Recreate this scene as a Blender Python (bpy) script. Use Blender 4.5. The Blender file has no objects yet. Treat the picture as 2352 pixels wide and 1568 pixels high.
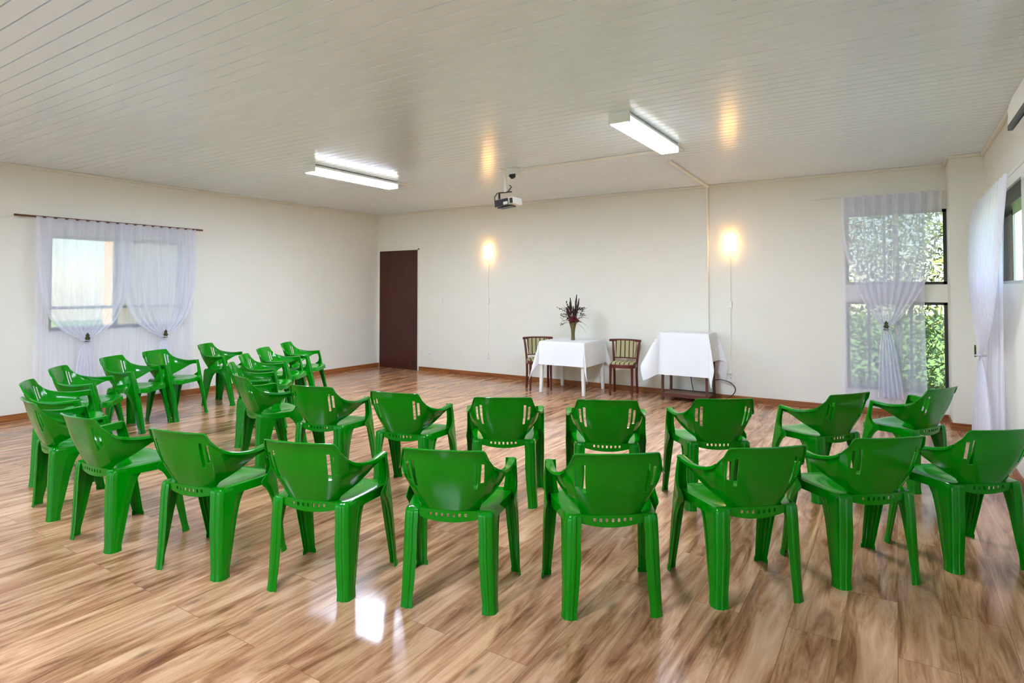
import bpy, bmesh, math, random
from mathutils import Vector, Matrix
C = bpy.context.scene.collection
SC = bpy.context.scene
PI = math.pi
R = math.radians

# ------------------------------------------------------------------ camera, world, exposure
CX, CY, CZ = 8.4162, -8.3553, 1.4889          # camera position in the room (origin: far left corner, x right, y away)
H = 2.906                                      # ceiling height
cam_d = bpy.data.cameras.new('camera')
cam = bpy.data.objects.new('camera', cam_d); C.objects.link(cam)
fw = Vector((-0.53880, 0.84215, 0.02202)); fw.normalize()
rt = Vector((0.84235, 0.53893, 0.0)); rt.normalize()
up = rt.cross(fw)
m = Matrix((rt, up, -fw)).transposed().to_4x4(); m.translation = (CX, CY, CZ)
cam.matrix_world = m
cam_d.sensor_fit = 'HORIZONTAL'; cam_d.sensor_width = 36.0
cam_d.lens = 1379.11/2352*36.0
cam_d.shift_y = -(784-632.82)/2352
cam_d.clip_start = .05; cam_d.clip_end = 200
SC.camera = cam

SC.view_settings.view_transform = 'Standard'; SC.view_settings.look = 'None'
SC.view_settings.gamma = 1.0; SC.view_settings.use_curve_mapping = False
SC.view_settings.exposure = 0.95
LED = 84.0            # ceiling batten diffusers
SCONCE = 6.5
SKY = .33

w = bpy.data.worlds.new('world'); SC.world = w; w.use_nodes = True
nt = w.node_tree; nt.nodes.clear()
sky = nt.nodes.new('ShaderNodeTexSky'); sky.sky_type = 'NISHITA'; sky.sun_disc = False
sky.sun_elevation = R(58); sky.sun_rotation = R(180); sky.air_density = 1.0; sky.dust_density = .4
bg = nt.nodes.new('ShaderNodeBackground'); bg.inputs['Strength'].default_value = SKY
wo = nt.nodes.new('ShaderNodeOutputWorld')
nt.links.new(sky.outputs[0], bg.inputs[0]); nt.links.new(bg.outputs[0], wo.inputs[0])
sd = bpy.data.lights.new('sun', 'SUN'); sd.energy = 13.0; sd.angle = R(.6); sd.color = (1, .95, .85)
so = bpy.data.objects.new('sun', sd); C.objects.link(so)
so.rotation_euler = (R(32), 0, 0)            # shines from over the roof towards +y and down
try:
    SC.cycles.use_denoising = True
    SC.cycles.max_bounces = 12; SC.cycles.diffuse_bounces = 6; SC.cycles.transparent_max_bounces = 24
    SC.cycles.sample_clamp_indirect = 6.0; SC.cycles.caustics_reflective = False; SC.cycles.caustics_refractive = False
except Exception: pass

# ------------------------------------------------------------------ materials
def lin(r, g, b):
    f = lambda c: (c/255/12.92) if c/255 <= .04045 else ((c/255+.055)/1.055)**2.4
    return (f(r), f(g), f(b), 1)
def newmat(name):
    m = bpy.data.materials.new(name); m.use_nodes = True
    return m, m.node_tree, m.node_tree.nodes['Principled BSDF']
def N(t, kind, **kw):
    n = t.nodes.new(kind)
    for k, v in kw.items(): setattr(n, k, v)
    return n
def mat(name, col, rough=.5, spec=.5, metal=0, noise=.0, scale=20, bump=0, bscale=60, coat=0, tc='Object', emit=None, es=0):
    m, t, p = newmat(name)
    p.inputs['Roughness'].default_value = rough; p.inputs['Metallic'].default_value = metal
    p.inputs['Specular IOR Level'].default_value = spec; p.inputs['Coat Weight'].default_value = coat
    p.inputs['Coat Roughness'].default_value = .08
    co = N(t, 'ShaderNodeTexCoord')
    nz = N(t, 'ShaderNodeTexNoise'); nz.inputs['Scale'].default_value = scale; nz.inputs['Detail'].default_value = 4
    t.links.new(co.outputs[tc], nz.inputs['Vector'])
    mx = N(t, 'ShaderNodeMix', data_type='RGBA'); mx.inputs[6].default_value = tuple(c*(1-noise) for c in col[:3])+(1,)
    mx.inputs[7].default_value = tuple(min(1, c*(1+noise)) for c in col[:3])+(1,)
    t.links.new(nz.outputs['Fac'], mx.inputs[0]); t.links.new(mx.outputs[2], p.inputs['Base Color'])
    if bump:
        n2 = N(t, 'ShaderNodeTexNoise'); n2.inputs['Scale'].default_value = bscale; n2.inputs['Detail'].default_value = 5
        t.links.new(co.outputs[tc], n2.inputs['Vector'])
        b = N(t, 'ShaderNodeBump'); b.inputs['Strength'].default_value = bump; b.inputs['Distance'].default_value = .01
        t.links.new(n2.outputs['Fac'], b.inputs['Height']); t.links.new(b.outputs[0], p.inputs['Normal'])
    if emit:
        p.inputs['Emission Color'].default_value = emit; p.inputs['Emission Strength'].default_value = es
    return m
M_wall = mat('painted_wall', (.77, .757, .672, 1), .55, .3, noise=.03, scale=3, bump=.06, bscale=90)
M_ceil = mat('pvc_ceiling_boards', (.82, .905, .98, 1), .20, .5, noise=.02, scale=2)
M_trim = mat('cream_cornice', (.74, .71, .62, 1), .45)
M_white = mat('white_plastic', (.78, .78, .74, 1), .35, noise=.02)
M_cream = mat('cream_plastic_conduit', (.84, .81, .72, 1), .4, noise=.02)
M_black = mat('black_plastic', (.012, .010, .012, 1), .35)
M_dark = mat('dark_metal_frame', (.022, .018, .016, 1), .4)
M_greyw = mat('pale_window_frame', (.55, .54, .50, 1), .4)
M_green = mat('green_plastic', (.0, .195, .001, 1), .13, .32, noise=.04, scale=4, bump=.02, bscale=160)
M_cloth = mat('white_tablecloth', (.80, .81, .81, 1), .8, .2, noise=.02, scale=6, bump=.35, bscale=9)
M_chairwood = mat('red_stained_wood', (.105, .014, .010, 1), .28, noise=.25, scale=14)
M_tablewood = mat('dark_table_wood', (.085, .016, .010, 1), .3, noise=.25, scale=12)
M_shelf = mat('brown_shelf_board', (.17, .085, .035, 1), .35, noise=.3, scale=8)
M_rod = mat('brown_wood_rod', (.12, .045, .015, 1), .4, noise=.2)
M_leaf = mat('leaf_green', (.028, .045, .010, 1), .45, noise=.4, scale=30)
M_leafd = mat('dark_leaf', (.014, .020, .008, 1), .4, noise=.4, scale=30)
M_spike = mat('maroon_flower_spike', (.035, .008, .012, 1), .6, noise=.4, scale=60)
M_redfl = mat('deep_red_flowers', (.12, .004, .008, 1), .6, noise=.5, scale=50)
M_olive = mat('olive_foliage', (.085, .080, .022, 1), .5, noise=.4, scale=30)
M_clip = mat('bronze_leaf_clip', (.050, .048, .012, 1), .4, metal=.3, noise=.3)
M_cable = mat('black_cable', (.010, .009, .009, 1), .4)
M_orange = mat('peach_render', (.80, .46, .24, 1), .8, noise=.06, scale=2, bump=.2)
M_paleb = mat('pale_blue_render', (.62, .68, .80, 1), .8, noise=.04, scale=2)
M_grass = mat('grass', (.07, .13, .02, 1), .9, noise=.5, scale=5, bump=.5)
M_bounce = mat('pale_bounce_slab', (.52, .58, .70, 1), .8, noise=.08, scale=2)  # for the added slab that bounces cool light indoors
M_trunk = mat('bark', (.10, .06, .035, 1), .9, noise=.4, bump=.6)
M_hedge = mat('sunlit_leaves', (.16, .20, .045, 1), .35, noise=.6, scale=9)
M_led = mat('led_diffuser', (.9, .9, .9, 1), .5, emit=(.88, 1, 1.24, 1), es=LED)
M_ledside = mat('led_side_lens', (.9, .9, .9, 1), .5, emit=(.97, 1, 1, 1), es=1.05)
M_sconce = mat('lit_sconce_shade', (.9, .8, .6, 1), .5, emit=(1, .50, .14, 1), es=SCONCE)
M_glassdark = mat('dark_lens', (.01, .008, .01, 1), .08)

# striped upholstery
def stripe_mat():
    m, t, p = newmat('striped_upholstery')
    co = N(t, 'ShaderNodeTexCoord'); sp = N(t, 'ShaderNodeSeparateXYZ')
    t.links.new(co.outputs['Object'], sp.inputs[0])
    mu = N(t, 'ShaderNodeMath', operation='MULTIPLY'); mu.inputs[1].default_value = 2*PI/.062
    si = N(t, 'ShaderNodeMath', operation='SINE'); rp = N(t, 'ShaderNodeValToRGB')
    t.links.new(sp.outputs['X'], mu.inputs[0]); t.links.new(mu.outputs[0], si.inputs[0])
    ad = N(t, 'ShaderNodeMath', operation='MULTIPLY_ADD'); ad.inputs[1].default_value = .5; ad.inputs[2].default_value = .5
    t.links.new(si.outputs[0], ad.inputs[0]); t.links.new(ad.outputs[0], rp.inputs[0])
    e = rp.color_ramp.elements
    e[0].color = lin(84, 78, 44); e[0].position = .15; e[1].color = lin(196, 186, 150); e[1].position = .45
    x = e.new(.8); x.color = lin(168, 158, 112)
    t.links.new(rp.outputs[0], p.inputs['Base Color']); p.inputs['Roughness'].default_value = .85
    return m
M_stripe = stripe_mat()

# door / skirting wood
def wood_mat(name, c1, c2, rough, axis='Z', sc=6):
    m, t, p = newmat(name)
    co = N(t, 'ShaderNodeTexCoord'); mp = N(t, 'ShaderNodeMapping')
    s = {'Z': (sc*6, sc*6, sc*.35), 'Y': (sc*6, sc*.35, sc*6), 'X': (sc*.35, sc*6, sc*6)}[axis]
    mp.inputs['Scale'].default_value = s
    nz = N(t, 'ShaderNodeTexNoise'); nz.inputs['Scale'].default_value = 1; nz.inputs['Detail'].default_value = 6; nz.inputs['Distortion'].default_value = .6
    rp = N(t, 'ShaderNodeValToRGB'); rp.color_ramp.elements[0].color = c1; rp.color_ramp.elements[1].color = c2
    rp.color_ramp.elements[0].position = .3; rp.color_ramp.elements[1].position = .7
    t.links.new(co.outputs['Object'], mp.inputs[0]); t.links.new(mp.outputs[0], nz.inputs['Vector'])
    t.links.new(nz.outputs['Fac'], rp.inputs[0]); t.links.new(rp.outputs[0], p.inputs['Base Color'])
    p.inputs['Roughness'].default_value = rough
    return m
M_door = wood_mat('dark_red_door_wood', lin(46, 10, 6), lin(74, 24, 12), .42)
M_skirtY = wood_mat('brown_skirting_wood', lin(112, 60, 26), lin(168, 104, 52), .4, 'Y')
M_skirtX = wood_mat('brown_skirting_wood_x', lin(112, 60, 26), lin(168, 104, 52), .4, 'X')

def floor_mat():
    m, t, p = newmat('laminate_floor')
    L = t.links.new
    co = N(t, 'ShaderNodeTexCoord'); mp = N(t, 'ShaderNodeMapping'); mp.inputs['Rotation'].default_value = (0, 0, PI/2)
    L(co.outputs['Object'], mp.inputs[0])
    br = N(t, 'ShaderNodeTexBrick'); br.offset = .37; br.offset_frequency = 2
    br.inputs['Scale'].default_value = 1; br.inputs['Brick Width'].default_value = 1.36; br.inputs['Row Height'].default_value = .205
    br.inputs['Mortar Size'].default_value = .0012; br.inputs['Mortar Smooth'].default_value = .3; br.inputs['Bias'].default_value = 0
    br.inputs['Color1'].default_value = (0, 0, 0, 1); br.inputs['Color2'].default_value = (1, 1, 1, 1); br.inputs['Mortar'].default_value = (.5, .5, .5, 1)
    L(mp.outputs[0], br.inputs['Vector'])
    # shift the grain per plank
    sh = N(t, 'ShaderNodeVectorMath', operation='MULTIPLY_ADD'); sh.inputs[1].default_value = (37, 11, 5)
    L(br.outputs['Color'], sh.inputs[0]); L(co.outputs['Object'], sh.inputs[2])
    g1m = N(t, 'ShaderNodeMapping'); g1m.inputs['Scale'].default_value = (11, 1.5, 1); L(sh.outputs[0], g1m.inputs[0])
    g1 = N(t, 'ShaderNodeTexNoise'); g1.inputs['Scale'].default_value = 1.0; g1.inputs['Detail'].default_value = 6; g1.inputs['Distortion'].default_value = 1.1
    g1.inputs['Roughness'].default_value = .62
    L(g1m.outputs[0], g1.inputs['Vector'])
    g2m = N(t, 'ShaderNodeMapping'); g2m.inputs['Scale'].default_value = (90, 4.5, 1); L(sh.outputs[0], g2m.inputs[0])
    g2 = N(t, 'ShaderNodeTexNoise'); g2.inputs['Scale'].default_value = 1; g2.inputs['Detail'].default_value = 4; L(g2m.outputs[0], g2.inputs['Vector'])
    rp = N(t, 'ShaderNodeValToRGB'); e = rp.color_ramp.elements
    e[0].position = .26; e[0].color = lin(108, 66, 40); e[1].position = .78; e[1].color = lin(212, 174, 140)
    a = e.new(.44); a.color = lin(164, 117, 83); b = e.new(.60); b.color = lin(196, 152, 115)
    ad = N(t, 'ShaderNodeMath', operation='MULTIPLY_ADD'); ad.inputs[1].default_value = .22; L(g2.outputs['Fac'], ad.inputs[0]); 
    s1 = N(t, 'ShaderNodeMath', operation='MULTIPLY_ADD'); s1.inputs[1].default_value = 1.15; s1.inputs[2].default_value = -.19; L(g1.outputs['Fac'], s1.inputs[0])
    L(s1.outputs[0], ad.inputs[2])
    L(ad.outputs[0], rp.inputs[0])
    # knots
    km = N(t, 'ShaderNodeMapping'); km.inputs['Scale'].default_value = (7, 2.4, 1); L(sh.outputs[0], km.inputs[0])
    vo = N(t, 'ShaderNodeTexVoronoi'); vo.inputs['Scale'].default_value = 1; L(km.outputs[0], vo.inputs['Vector'])
    kr = N(t, 'ShaderNodeValToRGB'); kr.color_ramp.elements[0].position = .04; kr.color_ramp.elements[0].color = (.38, .38, .38, 1)
    kr.color_ramp.elements[1].position = .16; kr.color_ramp.elements[1].color = (1, 1, 1, 1); L(vo.outputs['Distance'], kr.inputs[0])
    mk = N(t, 'ShaderNodeMix', data_type='RGBA', blend_type='MULTIPLY'); mk.inputs[0].default_value = .8
    L(rp.outputs[0], mk.inputs[6]); L(kr.outputs[0], mk.inputs[7])
    # plank tint
    tr = N(t, 'ShaderNodeMapRange'); tr.inputs['To Min'].default_value = .94; tr.inputs['To Max'].default_value = 1.06
    sx = N(t, 'ShaderNodeSeparateColor'); L(br.outputs['Color'], sx.inputs[0]); L(sx.outputs[0], tr.inputs['Value'])
    mt = N(t, 'ShaderNodeVectorMath', operation='SCALE'); L(mk.outputs[2], mt.inputs[0]); L(tr.outputs[0], mt.inputs['Scale'])
    # seams
    sm = N(t, 'ShaderNodeMix', data_type='RGBA'); L(br.outputs['Fac'], sm.inputs[0]); L(mt.outputs[0], sm.inputs[6]); sm.inputs[7].default_value = lin(130, 90, 60)
    L(sm.outputs[2], p.inputs['Base Color'])
    p.inputs['Roughness'].default_value = .235; p.inputs['Specular IOR Level'].default_value = .55
    rr = N(t, 'ShaderNodeMapRange'); rr.inputs['To Min'].default_value = .12; rr.inputs['To Max'].default_value = .21
    L(g2.outputs['Fac'], rr.inputs['Value']); L(rr.outputs[0], p.inputs['Roughness'])
    bp = N(t, 'ShaderNodeBump'); bp.inputs['Strength'].default_value = .06; bp.inputs['Distance'].default_value = .004
    L(ad.outputs[0], bp.inputs['Height']); L(bp.outputs[0], p.inputs['Normal'])
    return m
M_floor = floor_mat()

def sheer(name, alpha, col=(.87, .88, .97, 1)):
    m = bpy.data.materials.new(name); m.use_nodes = True; t = m.node_tree; t.nodes.clear()
    o = N(t, 'ShaderNodeOutputMaterial'); tr = N(t, 'ShaderNodeBsdfTransparent'); df = N(t, 'ShaderNodeBsdfDiffuse'); tl = N(t, 'ShaderNodeBsdfTranslucent')
    df.inputs[0].default_value = col; tl.inputs[0].default_value = col; tr.inputs[0].default_value = (1, 1, 1, 1)
    a = N(t, 'ShaderNodeMixShader'); a.inputs[0].default_value = .42; b = N(t, 'ShaderNodeMixShader')
    co = N(t, 'ShaderNodeTexCoord'); mp = N(t, 'ShaderNodeMapping'); mp.inputs['Scale'].default_value = (30, 30, 1.5)
    nz = N(t, 'ShaderNodeTexNoise'); nz.inputs['Scale'].default_value = 1; mr = N(t, 'ShaderNodeMapRange')
    mr.inputs['To Min'].default_value = alpha-.10; mr.inputs['To Max'].default_value = alpha+.10
    t.links.new(co.outputs['Object'], mp.inputs[0]); t.links.new(mp.outputs[0], nz.inputs['Vector']); t.links.new(nz.outputs['Fac'], mr.inputs['Value'])
    t.links.new(mr.outputs[0], b.inputs[0])
    t.links.new(df.outputs[0], a.inputs[1]); t.links.new(tl.outputs[0], a.inputs[2])
    t.links.new(tr.outputs[0], b.inputs[1]); t.links.new(a.outputs[0], b.inputs[2]); t.links.new(b.outputs[0], o.inputs[0])
    return m
M_sheer = sheer('sheer_voile', .50)
M_sheer2 = sheer('gathered_voile', .68)
M_sheer3 = sheer('dense_voile', .64)
def glass_mat():
    m = bpy.data.materials.new('window_glass'); m.use_nodes = True; t = m.node_tree; t.nodes.clear()
    o = N(t, 'ShaderNodeOutputMaterial'); tr = N(t, 'ShaderNodeBsdfTransparent'); gl = N(t, 'ShaderNodeBsdfGlossy'); gl.inputs['Roughness'].default_value = .05
    tr.inputs[0].default_value = (.92, .95, .93, 1)
    mx = N(t, 'ShaderNodeMixShader'); fr = N(t, 'ShaderNodeFresnel'); fr.inputs['IOR'].default_value = 1.45
    t.links.new(fr.outputs[0], mx.inputs[0]); t.links.new(tr.outputs[0], mx.inputs[1]); t.links.new(gl.outputs[0], mx.inputs[2]); t.links.new(mx.outputs[0], o.inputs[0])
    return m
M_glass = glass_mat()
def vase_glass():
    m, t, p = newmat('amber_glass_vase')
    p.inputs['Base Color'].default_value = lin(176, 160, 92); p.inputs['Transmission Weight'].default_value = .75
    p.inputs['Roughness'].default_value = .08
    return m
M_vase = vase_glass()

# ------------------------------------------------------------------ mesh helpers
def finish(bm, smooth=False, angle=None):
    me = bpy.data.meshes.new('mesh'); bmesh.ops.recalc_face_normals(bm, faces=bm.faces[:])
    bm.to_mesh(me); bm.free()
    if smooth:
        for p in me.polygons: p.use_smooth = True
        if angle is not None:
            try: me.set_sharp_from_angle(angle=angle)
            except Exception: pass
    return me
def obj(name, bm, m, parent=None, smooth=False, loc=None, angle=R(40)):
    me = finish(bm, smooth, angle); me.name = name
    o = bpy.data.objects.new(name, me); C.objects.link(o)
    if m: me.materials.append(m)
    if parent: o.parent = parent
    if loc: o.location = loc
    return o
def tag(o, label=None, cat=None, group=None, kind=None):
    if label: o['label'] = label
    if cat: o['category'] = cat
    if group: o['group'] = group
    if kind: o['kind'] = kind
    return o
def thing(name, label, cat, loc=(0, 0, 0), rz=0, group=None):
    o = bpy.data.objects.new(name, None); C.objects.link(o); o.empty_display_size = .1
    o.location = loc; o.rotation_euler = (0, 0, rz)
    return tag(o, label, cat, group)
def struct(name, bm, m, parent=None, smooth=False):
    o = obj(name, bm, m, parent, smooth)
    if not parent: o['kind'] = 'structure'
    return o
def box(bm, x0, x1, y0, y1, z0, z1, bev=0):
    r = bmesh.ops.create_cube(bm, size=1)
    vs = r['verts']
    for v in vs:
        v.co = Vector(((x0+x1)/2+v.co.x*(x1-x0), (y0+y1)/2+v.co.y*(y1-y0), (z0+z1)/2+v.co.z*(z1-z0)))
    if bev:
        es = list({e for v in vs for e in v.link_edges})
        bmesh.ops.bevel(bm, geom=es, offset=bev, segments=2, affect='EDGES', profile=.5)
    return bm
def B(*a, **k): return box(bmesh.new(), *a, **k)
def tube(bm, pts, r, n=8, caps=True, r1=None):
    pts = [Vector(p) for p in pts]; rings = []
    prev = None
    for i, p in enumerate(pts):
        d = (pts[min(i+1, len(pts)-1)]-pts[max(i-1, 0)]).normalized()
        if prev is None:
            a = d.orthogonal().normalized()
        else:
            a = (prev-d*prev.dot(d))
            a = a.normalized() if a.length > 1e-6 else d.orthogonal().normalized()
        prev = a; b = d.cross(a)
        rr = r if r1 is None else r+(r1-r)*i/(len(pts)-1)
        if callable(r): rr = r(i/(len(pts)-1))
        rings.append([bm.verts.new(p+a*rr*math.cos(2*PI*k/n)+b*rr*math.sin(2*PI*k/n)) for k in range(n)])
    for i in range(len(rings)-1):
        for k in range(n):
            bm.faces.new((rings[i][k], rings[i][(k+1) % n], rings[i+1][(k+1) % n], rings[i+1][k]))
    if caps:
        bm.faces.new(rings[0][::-1]); bm.faces.new(rings[-1])
    return bm
def lathe(bm, prof, n=24, c=(0, 0, 0), caps=True):
    rings = [[bm.verts.new((c[0]+r*math.cos(2*PI*k/n), c[1]+r*math.sin(2*PI*k/n), c[2]+z)) for k in range(n)] for r, z in prof]
    for i in range(len(rings)-1):
        for k in range(n): bm.faces.new((rings[i][k], rings[i][(k+1) % n], rings[i+1][(k+1) % n], rings[i+1][k]))
    if caps: bm.faces.new(rings[0][::-1]); bm.faces.new(rings[-1])
    return bm
def grid(bm, P, skip=None):
    """P[i][j] points -> quads"""
    V = [[bm.verts.new(p) for p in row] for row in P]
    for i in range(len(V)-1):
        for j in range(len(V[0])-1):
            if skip and skip(i, j): continue
            bm.faces.new((V[i][j], V[i][j+1], V[i+1][j+1], V[i+1][j]))
    return V
def solid(bm, th):
    bmesh.ops.recalc_face_normals(bm, faces=bm.faces[:])
    bmesh.ops.solidify(bm, geom=bm.faces[:], thickness=th)
    lone = [v for v in bm.verts if not v.link_faces]
    bmesh.ops.delete(bm, geom=lone, context='VERTS')
def interp(keys, s):
    """Catmull-Rom through keys [(s, value...)]"""
    n = len(keys)
    i = 0
    while i < n-2 and s > keys[i+1][0]: i += 1
    s0, s1 = keys[i][0], keys[i+1][0]; u = max(0, min(1, (s-s0)/(s1-s0)))
    out = []
    for k in range(1, len(keys[0])):
        p1, p2 = keys[i][k], keys[i+1][k]
        m1 = (p2-keys[i-1][k])/(s1-keys[i-1][0])*(s1-s0) if i > 0 else (p2-p1)
        m2 = (keys[i+2][k]-p1)/(keys[i+2][0]-s0)*(s1-s0) if i+2 < n else (p2-p1)
        out.append((2*u**3-3*u*u+1)*p1+(u**3-2*u*u+u)*m1+(-2*u**3+3*u*u)*p2+(u**3-u*u)*m2)
    return out
def lerpk(keys, s):
    for i in range(len(keys)-1):
        a, b = keys[i], keys[i+1]
        lo, hi = min(a[0], b[0]), max(a[0], b[0])
        if lo <= s <= hi:
            u = (s-a[0])/(b[0]-a[0]) if b[0] != a[0] else 0
            return [a[k]+(b[k]-a[k])*u for k in range(1, len(a))]
    return list(keys[0][1:]) if abs(s-keys[0][0]) < abs(s-keys[-1][0]) else list(keys[-1][1:])

# ------------------------------------------------------------------ room shell
YB = -11.6           # wall behind the camera
XR = 9.2
struct('floor', B(-.2, XR+.2, YB-.2, .2, -.12, 0), M_floor)
# ceiling of narrow PVC boards running along x, a V groove every 107 mm
def ceiling():
    bm = bmesh.new(); prof = []; y = 0.0; p = .107; g = .0046
    prof.append((0.2, H))
    k = 0
    while y > YB-.2:
        y = -.055-p*k
        prof += [(y+g, H), (y+g*.9, H+.016), (y-g*.9, H+.016), (y-g, H)]; k += 1
    prof.append((YB-.3, H))
    V = [[bm.verts.new((x, a, b)) for a, b in prof] for x in (-.2, XR+.2)]
    for i in range(len(prof)-1): bm.faces.new((V[0][i], V[0][i+1], V[1][i+1], V[1][i]))
    box(bm, -.6, XR+.6, YB-.6, .6, H+.02, H+.25)
    return bm
cl = struct('ceiling', ceiling(), M_ceil)

def wall_holes(axis, c0, c1, a0, a1, z0, z1, holes):
    """slab between c0..c1 on 'axis' spanning a0..a1 and z0..z1 with rectangular holes (a,b,zl,zh)"""
    bm = bmesh.new()
    As = sorted({a0, a1, *[h[0] for h in holes], *[h[1] for h in holes]}); Zs = sorted({z0, z1, *[h[2] for h in holes], *[h[3] for h in holes]})
    inside = lambda a, z: any(h[0] < a < h[1] and h[2] < z < h[3] for h in holes)
    def q(i, j): return not inside((As[i]+As[i+1])/2, (Zs[j]+Zs[j+1])/2)
    def P(c, a, z): return (c, a, z) if axis == 'x' else (a, c, z)
    vd = {}
    def vv(c, a, z):
        k = (c, a, z)
        if k not in vd: vd[k] = bm.verts.new(P(c, a, z))
        return vd[k]
    nI, nJ = len(As)-1, len(Zs)-1
    solidc = {(i, j) for i in range(nI) for j in range(nJ) if q(i, j)}
    for (i, j) in solidc:
        a, b, z, y = As[i], As[i+1], Zs[j], Zs[j+1]
        for c in (c0, c1): bm.faces.new((vv(c, a, z), vv(c, b, z), vv(c, b, y), vv(c, a, y)))
        for (di, dj, e) in ((-1, 0, (a, z, a, y)), (1, 0, (b, z, b, y)), (0, -1, (a, z, b, z)), (0, 1, (a, y, b, y))):
            if (i+di, j+dj) not in solidc:
                bm.faces.new((vv(c0, e[0], e[1]), vv(c0, e[2], e[3]), vv(c1, e[2], e[3]), vv(c1, e[0], e[1])))
    return bm
WL = (-5.33, -3.75, .985, 2.14)     # window in the left wall
WL2 = (-9.3, -7.5, .985, 2.14)      # the next window along it, left of the frame
WR = (-2.62, -.80, 1.53, 2.32)      # high window in the right wall
WR2 = (-7.8, -5.2, 1.20, 2.32)      # unseen one added beside the camera to bring in cool daylight
WB1 = (7.90, 8.905, .29, 1.335); WB2 = (7.90, 8.905, 1.54, 2.40)
struct('wall_left', wall_holes('x', -.2, 0, YB-.2, .2, 0, H, [WL, WL2]), M_wall)
struct('wall_back', wall_holes('y', 0, .2, 0, XR, 0, H, [WB1, WB2]), M_wall)
struct('wall_right', wall_holes('x', XR, XR+.2, YB-.2, .2, 0, H, [WR, WR2]), M_wall)
WF = [(.8, 4.0, .06, 2.55), (4.8, 8.4, .06, 2.55)]   # unseen windows added behind the camera to light the room
struct('wall_front', wall_holes('y', YB-.2, YB, 0, XR, 0, H, WF), M_wall)
struct('wall_corner', B(8.905, XR, -.46, 0, 0, H), M_wall)

# skirting boards and cornices
def board(x0, x1, y0, y1): return B(x0, x1, y0, y1, 0, .075, bev=.004)
struct('baseboard_left', board(0, .014, YB, 0), M_skirtY)
bm = board(1.055, 8.905, -.014, 0); box(bm, .0, .065, -.014, 0, 0, .075, bev=.004)
struct('baseboard_back', bm, M_skirtX)
struct('baseboard_right', board(XR-.014, XR, YB, -.46), M_skirtY)
bm = board(8.891, XR, -.474, -.46); box(bm, 8.891, 8.905, -.46, 0, 0, .075, bev=.004)
struct('baseboard_corner', bm, M_skirtX)
def cornice(bm, x0, x1, y0, y1, nx, ny):
    # a small stepped strip under the ceiling
    box(bm, x0, x1, y0, y1, H-.032, H-.001, bev=.006)
struct('trim_1', B(0, .03, YB, 0, H-.034, H-.0005, bev=.006), M_trim)
struct('trim_2', B(0.03, 8.875, -.03, 0, H-.034, H-.0005, bev=.006), M_trim)
bm = B(8.875, 8.905, -.46, 0, H-.034, H-.0005, bev=.006); box(bm, 8.875, XR-.03, -.49, -.46, H-.034, H-.0005, bev=.006)
struct('trim_3', bm, M_trim)
struct('trim_4', B(XR-.03, XR, YB, -.46, H-.034, H-.0005, bev=.006), M_trim)

# door
d = struct('door_1', B(.072, 1.022, -.022, .0, 0.002, 2.205, bev=.002), M_door)
fr = bmesh.new()
for a in ((.045, .072), (1.022, 1.049)): box(fr, a[0], a[1], -.014, 0, 0, 2.232)
box(fr, .045, 1.049, -.014, 0, 2.206, 2.232)
obj('door_frame', fr, M_wall, d)

# windows
def window(name, axis, c, h, mull, rails, m, fw=.035, dep=.05, glass=True, ga=None):
    a, b, z0, z1 = h; bm = bmesh.new()
    def bx(a0, a1, q0, q1, d=dep):
        if axis == 'x': box(bm, c-d/2, c+d/2, a0, a1, q0, q1)
        else: box(bm, a0, a1, c-d/2, c+d/2, q0, q1)
    bx(a, a+fw, z0, z1); bx(b-fw, b, z0, z1); bx(a, b, z0, z0+fw); bx(a, b, z1-fw, z1)
    for q in mull: bx(q-fw*.45, q+fw*.45, z0, z1, dep*.9)
    for q in rails: bx(a, b, q-fw*.4, q+fw*.4, dep*.8)
    o = obj(name, bm, m); o['kind'] = 'structure'
    if glass:
        g = bmesh.new(); a = a if ga is None else ga
        if axis == 'x': box(g, c-.003, c+.003, a+fw, b-fw, z0+fw, z1-fw)
        else: box(g, a+fw, b-fw, c-.003, c+.003, z0+fw, z1-fw)
        obj('window_pane', g, M_glass, o)
    return o
window('window_1', 'x', -.08, WL, [-4.58], [1.26], M_dark, .045)
window('window_2', 'y', .07, WB2, [8.30], [], M_dark, .032)
window('window_3', 'y', .07, WB1, [8.135, 8.56], [], M_dark, .032)
window('window_4', 'x', XR+.08, WR, [], [], M_greyw, .03, ga=-1.6)
obj('top_board', B(XR+.02, XR+.16, WR[0], WR[1], 2.19, 2.32), M_dark, bpy.data.objects['window_4'])
window('window_5', 'x', -.08, WL2, [-8.4], [1.26], M_dark, .045)
window('added_window_7', 'y', YB-.08, WF[0], [2.4], [], M_dark, .04)  # added out of view, lets daylight in from behind
window('added_window_8', 'y', YB-.08, WF[1], [6.4], [], M_dark, .04)  # second added opening for the same daylight
window('added_window_6', 'x', XR+.08, WR2, [-6.5], [], M_dark, .04)  # added out of view for daylight from the right

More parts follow.
